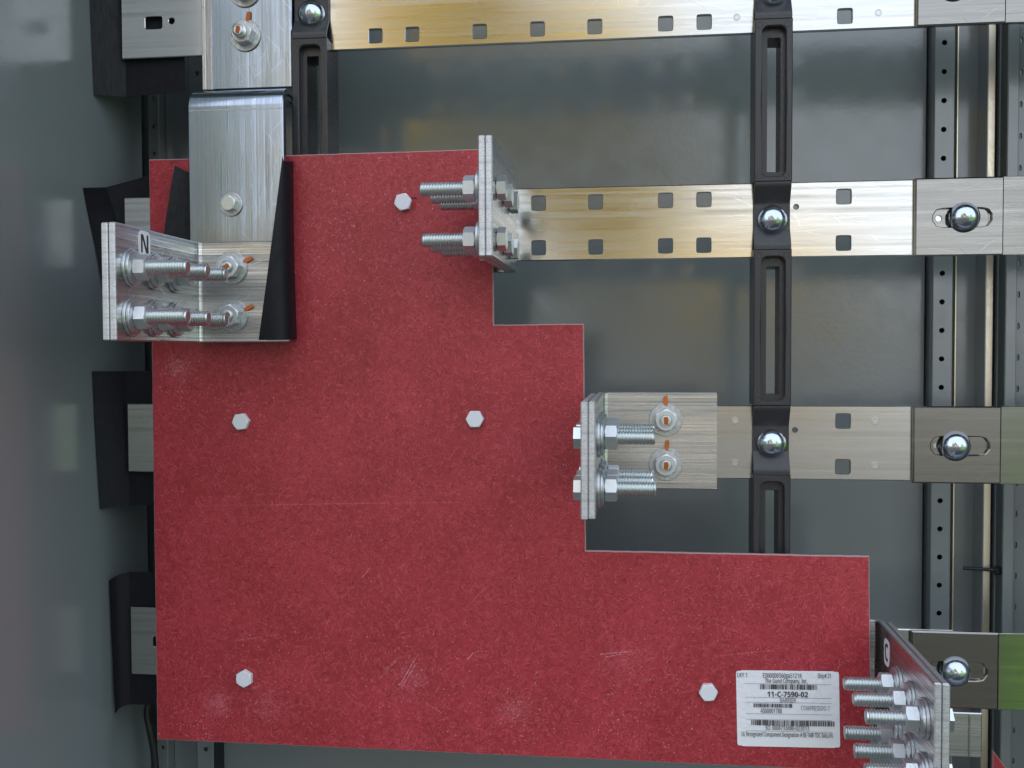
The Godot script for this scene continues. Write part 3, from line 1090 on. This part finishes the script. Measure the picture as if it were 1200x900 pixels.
func build_panel() -> void:
	var t := thing("barrier_board", "large red fibre barrier board with stepped right edge and white hex screws", "board")
	var g := Geo.new()
	var poly := PackedVector2Array(BOARD)
	# finer outline with a slightly ragged saw cut
	var rag := PackedVector2Array()
	var r := RandomNumberGenerator.new()
	r.seed = 6
	for i in poly.size():
		var a := poly[i]
		var b := poly[(i + 1) % poly.size()]
		var m := int(a.distance_to(b) / 7.0)
		rag.append(a)
		for k in range(1, m):
			var e := (b - a).normalized()
			rag.append(a.lerp(b, float(k) / m) + Vector2(-e.y, e.x) * r.randf_range(-0.15, 0.25))
	# square hole beside the upper screw, joined to the outline by splitting the sheet there
	var hx := -234.5; var hy := 156.0
	var whole := PackedVector2Array(rag)
	var front := g.inset(whole, 1.0)
	var cutter := PackedVector2Array([Vector2(hx - 5, hy - 5), Vector2(hx + 5, hy - 5), Vector2(hx + 5, hy + 5), Vector2(hx - 5, hy + 5)])
	var left := PackedVector2Array([Vector2(-900, -900), Vector2(hx, -900), Vector2(hx, hy - 5), Vector2(hx - 5, hy - 5), Vector2(hx - 5, hy + 5), Vector2(hx, hy + 5), Vector2(hx, 900), Vector2(-900, 900)])
	var right := PackedVector2Array([Vector2(900, -900), Vector2(900, 900), Vector2(hx, 900), Vector2(hx, hy + 5), Vector2(hx + 5, hy + 5), Vector2(hx + 5, hy - 5), Vector2(hx, hy - 5), Vector2(hx, -900)])
	for half in [left, right]:
		for part in Geometry2D.intersect_polygons(front, half):
			var tr := Geometry2D.triangulate_polygon(part)
			for i in range(0, tr.size(), 3):
				for e in [[27.0, 1.0], [22.0, -1.0]]:
					var p := [part[tr[i]], part[tr[i + 1]], part[tr[i + 2]]]
					var nn := Vector3(0, 0, e[1])
					g.tri(Vector3(p[0].x, p[0].y, e[0]), Vector3(p[1].x, p[1].y, e[0]), Vector3(p[2].x, p[2].y, e[0]), nn, nn, nn, p[0], p[1], p[2])
	mesh_node("board", g.mesh(), M.board, t)
	g = Geo.new()
	g.prism(rag, 22.0, 27.0, 1.0, 0.75, true, false)
	mesh_node("cut_edge", g.mesh(), M.cut, t)
	g = Geo.new()
	for i in 4:
		var a := cutter[i]; var b := cutter[(i + 1) % 4]
		var nn := (Vector2(hx, hy) - (a + b) * 0.5).normalized()
		g.quad(Vector3(a.x, a.y, 22), Vector3(b.x, b.y, 22), Vector3(b.x, b.y, 27), Vector3(a.x, a.y, 27), Vector3(nn.x, nn.y, 0))
	mesh_node("square_hole", g.mesh(), M.red, t)
	g = Geo.new()
	g.box(Vector3(hx - 4.9, hy - 4.9, 14), Vector3(hx + 4.9, hy + 4.9, 25.4), 0.3)
	mesh_node("square_plug", g.mesh(), M.red, t)
	# nylon hex screws
	g = Geo.new()
	g.hexa(16.4, 0.0, 6.0, false)
	var hm := g.mesh()
	g = Geo.new()
	g.lathe([[4.0, -14.0], [4.0, 0.0]], 12)
	var shank := g.mesh()
	var k := 0
	for p in [[-421.6, -73.6], [-168.3, -69.7], [-421.2, -351.0], [71.0, -347.4], [-242.9, 156.2]]:
		var s := mesh_node("hex_screw", hm, M.nylon, t, Transform3D(Basis(Vector3(0, 0, 1), [0.13, 0.0, 0.52, 0.1, 0.2][k]), Vector3(p[0], p[1], 27.1) * MM))
		mesh_node("shank", shank, M.nylon, s)
		k += 1
	build_sticker(t)


func build_sticker(parent: Node3D) -> void:
	# 102 x 78 mm paper label, slightly turned
	var c := Vector3(150.5, -362.5, 27.25)
	var b := Basis(Vector3(0, 0, 1), deg_to_rad(1.3))
	var g := Geo.new()
	var grid := []
	var nz := FastNoiseLite.new()
	nz.seed = 12
	nz.frequency = 0.035
	for i in 27:
		var row := []
		for j in 35:
			var x := lerpf(-50.8, 50.8, j / 34.0)
			var y := lerpf(39.0, -39.0, i / 26.0)
			var cut := maxf(0.0, absf(x) - 47.8) + maxf(0.0, absf(y) - 36.0)
			if cut > 3.0:
				x *= 0.985; y *= 0.982
			var fold := maxf(0.0, 0.42 - absf(x + 46.0 - (30.0 - y) * 0.36) * 0.16) if y > -14.0 else 0.0
			fold += maxf(0.0, 0.38 - absf(x - 18.0 - (y + 2.0) * 0.52) * 0.15) if y > -6.0 else 0.0
			fold += maxf(0.0, 0.3 - absf(y - 3.0 + x * 0.12) * 0.13) * 0.6
			row.append(Vector3(x, y, 0.25 + 0.22 * nz.get_noise_2d(x, y) + fold * 1.15))
		grid.append(row)
	grid.reverse()
	g.sheet(grid, 0.12)
	var o := mesh_node("paper_label", g.mesh(), M.paper, parent, Transform3D(b, c * MM))
	o.set_meta("label", "creased white paper label with barcodes")
	var z := 0.95
	var lines := [["LKY 1", -44.5, 34.2, 2.4, 0, 9.6], ["E000000360ga51216", -5.0, 34.2, 2.4, 0, 38.0], ["Ship# 21", 36.5, 34.4, 2.4, 0, 12.6],
		["The Gund Company, Inc.", -1.0, 28.8, 2.7, 0, 42.0], ["11-C-7590-02", 0.0, 15.0, 5.4, 0, 40.0], ["BARRIER", 0.0, 9.0, 2.6, 1, 15.6],
		["4500001788", -16.5, -2.0, 2.5, 0, 21.0], ["COMPRESSOO 7", 27.0, 1.4, 2.5, 1, 28.0], ["SO 3008733880-023013", -1.0, -19.4, 2.7, 0, 43.0],
		["UL Recognized Component Designation # BI-TMR TDC DALLAS", -1.5, -26.2, 2.3, 0, 90.0]]
	for l in lines:
		lettering(l[0], o, M.pale_ink if l[4] else M.ink, Vector3(l[1], l[2], z), l[3], Basis(), l[0].begins_with("11"), l[5])
	g = Geo.new()
	for l in [[-43, 25.6, 43], [-42, 11.6, 43], [-42, 6.6, 43], [-42, -5.2, 43], [-41, -11.0, 43], [-42, -22.8, 43]]:
		g.box(Vector3(l[0], l[1] - 0.13, z - 0.1), Vector3(l[2], l[1] + 0.13, z), 0.01)
	mesh_node("ruled_line", g.mesh(), M.pale_ink, o)
	var r := RandomNumberGenerator.new()
	r.seed = 31
	for bc in [[-27.0, 29.0, 20.0, 25.0], [-34.0, 5.5, 1.4, 5.4], [-36.5, 46.0, -17.0, -11.6]]:
		g = Geo.new()
		var x: float = bc[0]
		var x1: float = bc[1]
		if bc[0] == -34.0:
			x1 = 5.0
		while x < x1:
			var w: float = [0.32, 0.32, 0.64, 0.96][r.randi() % 4]
			g.box(Vector3(x, bc[2], z - 0.1), Vector3(x + w, bc[3], z), 0.01)
			x += w + [0.32, 0.32, 0.64, 0.9][r.randi() % 4]
		mesh_node("barcode", g.mesh(), M.ink, o)


func build_riser() -> void:
	var t := thing("riser_bar", "upright tinned bar with orange-marked nut at the top left", "busbar")
	var g := Geo.new()
	g.swap = true
	g.plate(-457.5, 284.6, -368.2, 640, 3.6, 10.0, [], 0.9)
	mesh_node("bar", g.mesh(), M.riser, t)
	g = Geo.new()
	g.swap = true
	g.plate(-469.4, 284.6, -457.6, 640, 0.1, 9.4, [], 0.8)
	mesh_node("edge_bar", g.mesh(), M.plate, t)
	faced_bolt(t, Vector3(-419.6, 341.0, 10.0), 0.2, -0.2, 22.0)
	faced_bolt(t, Vector3(-419.6, 388.0, 10.0), 0.4, 0.1, 22.0)
	# jumper: bends forward over the red board and runs down to the bracket marked N
	t = thing("jumper_bar", "bent tinned bar running down over the red board to the N bracket", "busbar")
	var across := Basis(Vector3(0, 0, 1), Vector3(0, 1, 0), Vector3(-1, 0, 0))
	for k in 2:
		g = Geo.new()
		g.xf = Transform3D(across, Vector3.ZERO)
		var zf := 41.9 - k * 7.0
		var yt := 275.6 - k * 7.0
		g.prism(strip([Vector2(-2.0 if k else 11.0, yt), Vector2(zf, yt), Vector2(zf, 14.0)], 6.2, 15.0 - k * 7.0), 366.4 + k, 469.8 - k, 0.9)
		mesh_node("bar", g.mesh(), M.riser, t)
	# scribed line below the bend
	g = Geo.new()
	g.box(Vector3(-468.6, 253.4, 44.9), Vector3(-367.6, 254.6, 45.25), 0.1)
	mesh_node("bend_line", g.mesh(), M.zinc, t)
	var b := mesh_node("bolt", shank_mesh(-1.0, 2.0, 8.0, false), M.thread, t, Transform3D(Basis(), Vector3(-423.5, 155.5, 45.0) * MM))
	mesh_node("washer", lathe_mesh("flat3", [[4.0, 0.0], [12.0, 0.0], [12.6, 0.5], [12.6, 1.8], [12.1, 2.2], [4.0, 2.2]]), M.zinc, b)
	g = Geo.new()
	g.hexa(14.6, 2.3, 10.0, false)
	var hd := mesh_node("bolt_head", g.mesh(), M.thread, b, Transform3D(Basis(Vector3(0, 0, 1), 0.3), Vector3.ZERO))
	g = Geo.new()
	for k in 3:
		g.box(Vector3(-4.0 + k * 3.0, -3.5, 10.4), Vector3(-2.6 + k * 3.0, 3.5, 10.75), 0.1)
	g.box(Vector3(-4.5, -0.8, 10.4), Vector3(4.5, 0.5, 10.8), 0.1)


# upright plates standing out from the bars, each an angle with a flat pad bolted to it
func upright(called: String, t: Node3D, prof: PackedVector2Array, y0: float, y1: float, m: Material) -> MeshInstance3D:
	var g := Geo.new()
	# outline drawn in (x, z), run along y
	g.xf = Transform3D(Basis(Vector3(1, 0, 0), Vector3(0, 0, 1), Vector3(0, -1, 0)), Vector3.ZERO)
	g.prism(prof, -y1, -y0, 1.1, 0.75, true, false)
	var far := -1000.0
	var xs := []
	for p in prof:
		far = maxf(far, p.y)
	for p in prof:
		if p.y > far - 0.01:
			xs.append(p.x)
	# the sawn end that faces out of the cabinet
	var e := Geo.new()
	e.xf = g.xf
	e.prism(prof, -y1, -y0, 1.1, 0.75, false, true)
	var a: float = xs.min() + 0.1
	var b: float = xs.max() - 0.1
	e.prism(PackedVector2Array([Vector2(a, far), Vector2(b, far), Vector2(b, far + 1.2), Vector2(b - 0.9, far + 2.2), Vector2(a + 0.9, far + 2.2), Vector2(a, far + 1.2)]), -y1 + 0.4, -y0 - 0.4, 0.8)
	var o := mesh_node(called, g.mesh(), m, t)
	mesh_node("sawn_edge", e.mesh(), M.sawn, o)
	return o


func flat_pad(x0: float, z0: float, x1: float, z1: float) -> PackedVector2Array:
	return PackedVector2Array([Vector2(x0, z0), Vector2(x1, z0), Vector2(x1, z1), Vector2(x0, z1)])


func build_brackets() -> void:
	# N
	var t := thing("bolted_bracket", "tinned bracket marked N with two rows of bolts, left of the riser", "bracket", "bolted busbar brackets")
	upright("angle", t, strip([Vector2(-360.5, 48.2), Vector2(-461.0, 48.2), Vector2(-461.0, 221.5)], 6.0, 6.0), 11.0, 116.0, M.plate)
	upright("pad", t, flat_pad(-470.4, 56.0, -464.3, 222.5), 11.0, 115.6, M.plate)
	for y in [77.5, 33.0]:
		for z in [196.0, 152.0, 108.0]:
			bolt(t, Vector3(-458.0, y, z), Vector3(1, 0, 0), 54.0 + rng.randf_range(-1, 1), 13.0, rng.randf() * 0.5)
	faced_bolt(t, Vector3(-421.0, 88.5, 51.3), 0.1, -1.15, 17.0)
	faced_bolt(t, Vector3(-421.0, 38.5, 51.3), 0.35, -1.15, 17.0)
	letter_tag(t, "N", Vector3(-457.85, 101.5, 169.0), Vector3(1, 0, 0), 17.0, Vector2(11.5, 12.5))
	# upper bracket on the second bar
	t = thing("bolted_bracket", "bolted bracket at the red board's upper right corner, on the second busbar", "bracket", "bolted busbar brackets")
	upright("pad", t, flat_pad(-139.4, 10.0, -133.2, 186.0), 83.6, 190.0, M.plate)
	upright("angle", t, strip([Vector2(-205.0, 3.3), Vector2(-129.8, 3.3), Vector2(-129.8, 186.0)], 6.2, 4.0), 83.6, 190.0, M.plate)
	for y in [148.0, 101.8]:
		for z in [158.0, 112.0, 66.0]:
			bolt(t, Vector3(-139.4, y, z), Vector3(-1, 0, 0), 57.0 + rng.randf_range(-1, 1), 13.0, rng.randf() * 0.5)
	# middle bracket on the third bar
	t = thing("bolted_bracket", "bolted bracket with two orange-marked nuts in the red board's notch", "bracket", "bolted busbar brackets")
	upright("angle", t, strip([Vector2(80.8, 3.2), Vector2(-39.2, 3.2), Vector2(-39.2, 206.0)], 6.2, 5.0), -143.6, -42.6, M.plate)
	upright("pad", t, flat_pad(-48.9, 30.0, -42.5, 206.4), -144.2, -42.8, M.plate)
	for y in [-77.0, -122.5]:
		for z in [163.0, 118.5, 74.0]:
			bolt(t, Vector3(-36.1, y, z), Vector3(1, 0, 0), 51.5 + rng.randf_range(-0.6, 0.6), 13.0, rng.randf() * 0.5)
	faced_bolt(t, Vector3(28.3, -71.2, 6.4), 0.5, 0.0, 16.0)
	faced_bolt(t, Vector3(28.3, -117.5, 6.4), 0.5, -0.07, 16.0)
	# lower right bracket, marked C
	t = thing("bolted_bracket", "bolted bracket marked C beside the paper label, lower right", "bracket", "bolted busbar brackets")
	upright("angle", t, strip([Vector2(170.0, 3.2), Vector2(246.0, 3.2), Vector2(246.0, 205.0)], 6.2, 5.0), -400.0, -275.0, M.plate)
	upright("pad", t, flat_pad(249.4, 10.0, 255.5, 205.4), -400.4, -275.2, M.plate)
	for y in [-314.0, -361.0]:
		for z in [180.0, 135.0, 91.0]:
			bolt(t, Vector3(242.9, y, z), Vector3(-1, 0, 0), 50.0 + rng.randf_range(-1, 1), 13.0, rng.randf() * 0.5)
	letter_tag(t, "C", Vector3(242.7, -297.0, 44.0), Vector3(-1, 0, 0), 17.0, Vector2(10.5, 13.0))


func letter_tag(t: Node3D, s: String, at: Vector3, d: Vector3, h: float, half: Vector2) -> void:
	var g := Geo.new()
	var p := PackedVector2Array()
	for k in 28:
		var a := TAU * k / 28.0
		p.append(Vector2(signf(cos(a)) * pow(absf(cos(a)), 0.5) * half.x, signf(sin(a)) * pow(absf(sin(a)), 0.5) * half.y))
	g.prism(p, -0.1, 0.2, 0.05)
	var o := mesh_node("letter_tag", g.mesh(), M.white, t, Transform3D(facing(d), at * MM))
	o.set_meta("label", "small white tag with the letter " + s)
	lettering(s, o, M.ink, Vector3(0, 0, 0.3), h, Basis(), true)


func build_small() -> void:
	var g := Geo.new()
	var pts := []
	for p in [Vector3(-560, -380, -70), Vector3(-572, -405, -62), Vector3(-577, -425, -58), Vector3(-573, -450, -58), Vector3(-570, -475, -60), Vector3(-569, -520, -62), Vector3(-569, -640, -66)]:
		pts.append(p)
	var fine := []
	for k in 41:
		fine.append(curve(pts, k / 40.0))
	g.tube(fine, 4.2)
	var o := mesh_node("cable", g.mesh(), M.cable, self)
	tag(o, "black cable in the gap below the lowest insulating sheet", "cable")
	g = Geo.new()
	g.tube([Vector3(367, -247.6, -131), Vector3(380, -247.9, -131), Vector3(404, -249.4, -131)], 2.0)
	g.box(Vector3(400.5, -254, -134.5), Vector3(407.5, -244.5, -127.5), 1.0)
	o = mesh_node("cable_tie", g.mesh(), M.cable, self)
	tag(o, "black cable tie round the channel by the right wall", "cable tie")
	# end of a lower terminal, behind the bracket marked C
	var t := thing("terminal_end", "dull metal terminal block below the lowest splice plate", "terminal")
	g = Geo.new()
	g.plate(300, -438, 366.5, -389.5, -66, -60, [], 1.0)
	mesh_node("plate", g.mesh(), M.plate, t)
	g = Geo.new()
	g.box(Vector3(352.5, -437, -59.9), Vector3(354.0, -390.5, -58.4), 0.4)
	mesh_node("ridge", g.mesh(), M.bar, t)
	t = thing("barrier_board", "second red barrier board, just a corner showing at lower right", "board")
	g = Geo.new()
	g.prism(PackedVector2Array([Vector2(384, -640), Vector2(414, -640), Vector2(414, -478), Vector2(384, -436)]), -84, -79, 0.7, 0.75, false, true)
	mesh_node("board", g.mesh(), M.board, t)
	g = Geo.new()
	g.prism(PackedVector2Array([Vector2(384, -640), Vector2(414, -640), Vector2(414, -478), Vector2(384, -436)]), -84, -79, 0.7, 0.75, true, false)
	mesh_node("cut_edge", g.mesh(), M.cut, t)


# what the bright metal mirrors: paving, lawn and trees opposite the open cabinet
func build_outside() -> void:
	var g := Geo.new()
	g.quad(Vector3(-90000, -1400, -90000), Vector3(90000, -1400, -90000), Vector3(90000, -1400, 90000), Vector3(-90000, -1400, 90000), Vector3.UP)
	structure("ground", g, M.concrete)
	g = Geo.new()
	g.quad(Vector3(-9000, -1392, -3000), Vector3(9000, -1392, -3000), Vector3(9000, -1392, 8500), Vector3(-9000, -1392, 8500), Vector3.UP)
	structure("asphalt_apron", g, M.asphalt)
	g = Geo.new()
	g.quad(Vector3(1444, -1388, 2500), Vector3(60000, -1388, 2500), Vector3(60000, -1388, 60000), Vector3(31500, -1388, 60000), Vector3.UP)
	structure("lawn", g, M.lawn)
	for a in [[-1900.0, 9000.0, 6900.0, 1500.0, "gold_leaf", "tall golden tree opposite the cabinet, nearest of the trees"], [-700.0, 13000.0, 6500.0, 1800.0, "gold_leaf", "golden tree standing behind the nearest one, opposite the cabinet"],
			[-7000.0, 15000.0, 4300.0, 2600.0, "gold_leaf", "low golden tree at the left, opposite the cabinet"], [2600.0, 22000.0, 3600.0, 2400.0, "gold_leaf", "small far golden tree straight opposite the cabinet"], [12500.0, 17000.0, 6500.0, 2600.0, "green_leaf", "green tree on the lawn opposite the cabinet"], [-6150.0, 12000.0, 8400.0, 1000.0, "green_leaf", "slim green tree left of the golden ones, opposite the cabinet"]]:
		tree(a[0], a[1], a[2], a[3], a[4], a[5])


func tree(x: float, z: float, top: float, rad: float, leaf: String, label: String) -> void:
	var t := thing("tree", label, "tree", "trees opposite the cabinet", Vector3(x, -1400, z))
	var g := Geo.new()
	g.xf = Transform3D(Basis(Vector3(1, 0, 0), -PI / 2), Vector3.ZERO)
	g.lathe([[190, 0], [140, 800], [120, 2000], [70, top * 0.6], [20, top * 0.9]], 12)
	g.xf = Transform3D()
	for k in 9:
		var a := TAU * k / 9.0 + rng.randf()
		var y0 := rng.randf_range(1600, top * 0.6)
		g.tube([Vector3(0, y0, 0), Vector3(cos(a) * rad * 0.4, y0 + 500, sin(a) * rad * 0.4), Vector3(cos(a) * rad * 0.8, y0 + 1300, sin(a) * rad * 0.8)], 34.0, 6)
	mesh_node("trunk", g.mesh(), M.bark, t)
	g = Geo.new()
	var clumps := []
	for k in 26:
		var d := Vector3(rng.randfn(0, 1), rng.randfn(0, 1), rng.randfn(0, 1)).normalized() * pow(rng.randf(), 0.4)
		clumps.append([Vector3(d.x * rad, top * 0.62 + d.y * top * 0.34, d.z * rad), rng.randf_range(0.22, 0.4) * rad])
	for k in (8500 if leaf == "gold_leaf" else 5000):
		var c: Array = clumps[rng.randi() % clumps.size()]
		var d := Vector3(rng.randfn(0, 1), rng.randfn(0, 1), rng.randfn(0, 1)).normalized() * pow(rng.randf(), 0.4)
		var p: Vector3 = c[0] + d * c[1]
		var nn := (d + Vector3(rng.randfn(0, .6), rng.randfn(0, .6), rng.randfn(0, .6))).normalized()
		var u := nn.cross(Vector3(0.3, 1, 0.2)).normalized() * rng.randf_range(110, 210)
		var w := nn.cross(u).normalized() * rng.randf_range(110, 210)
		g.quad(p - u, p - w, p + u, p + w, nn)
	mesh_node("crown", g.mesh(), M[leaf], t)
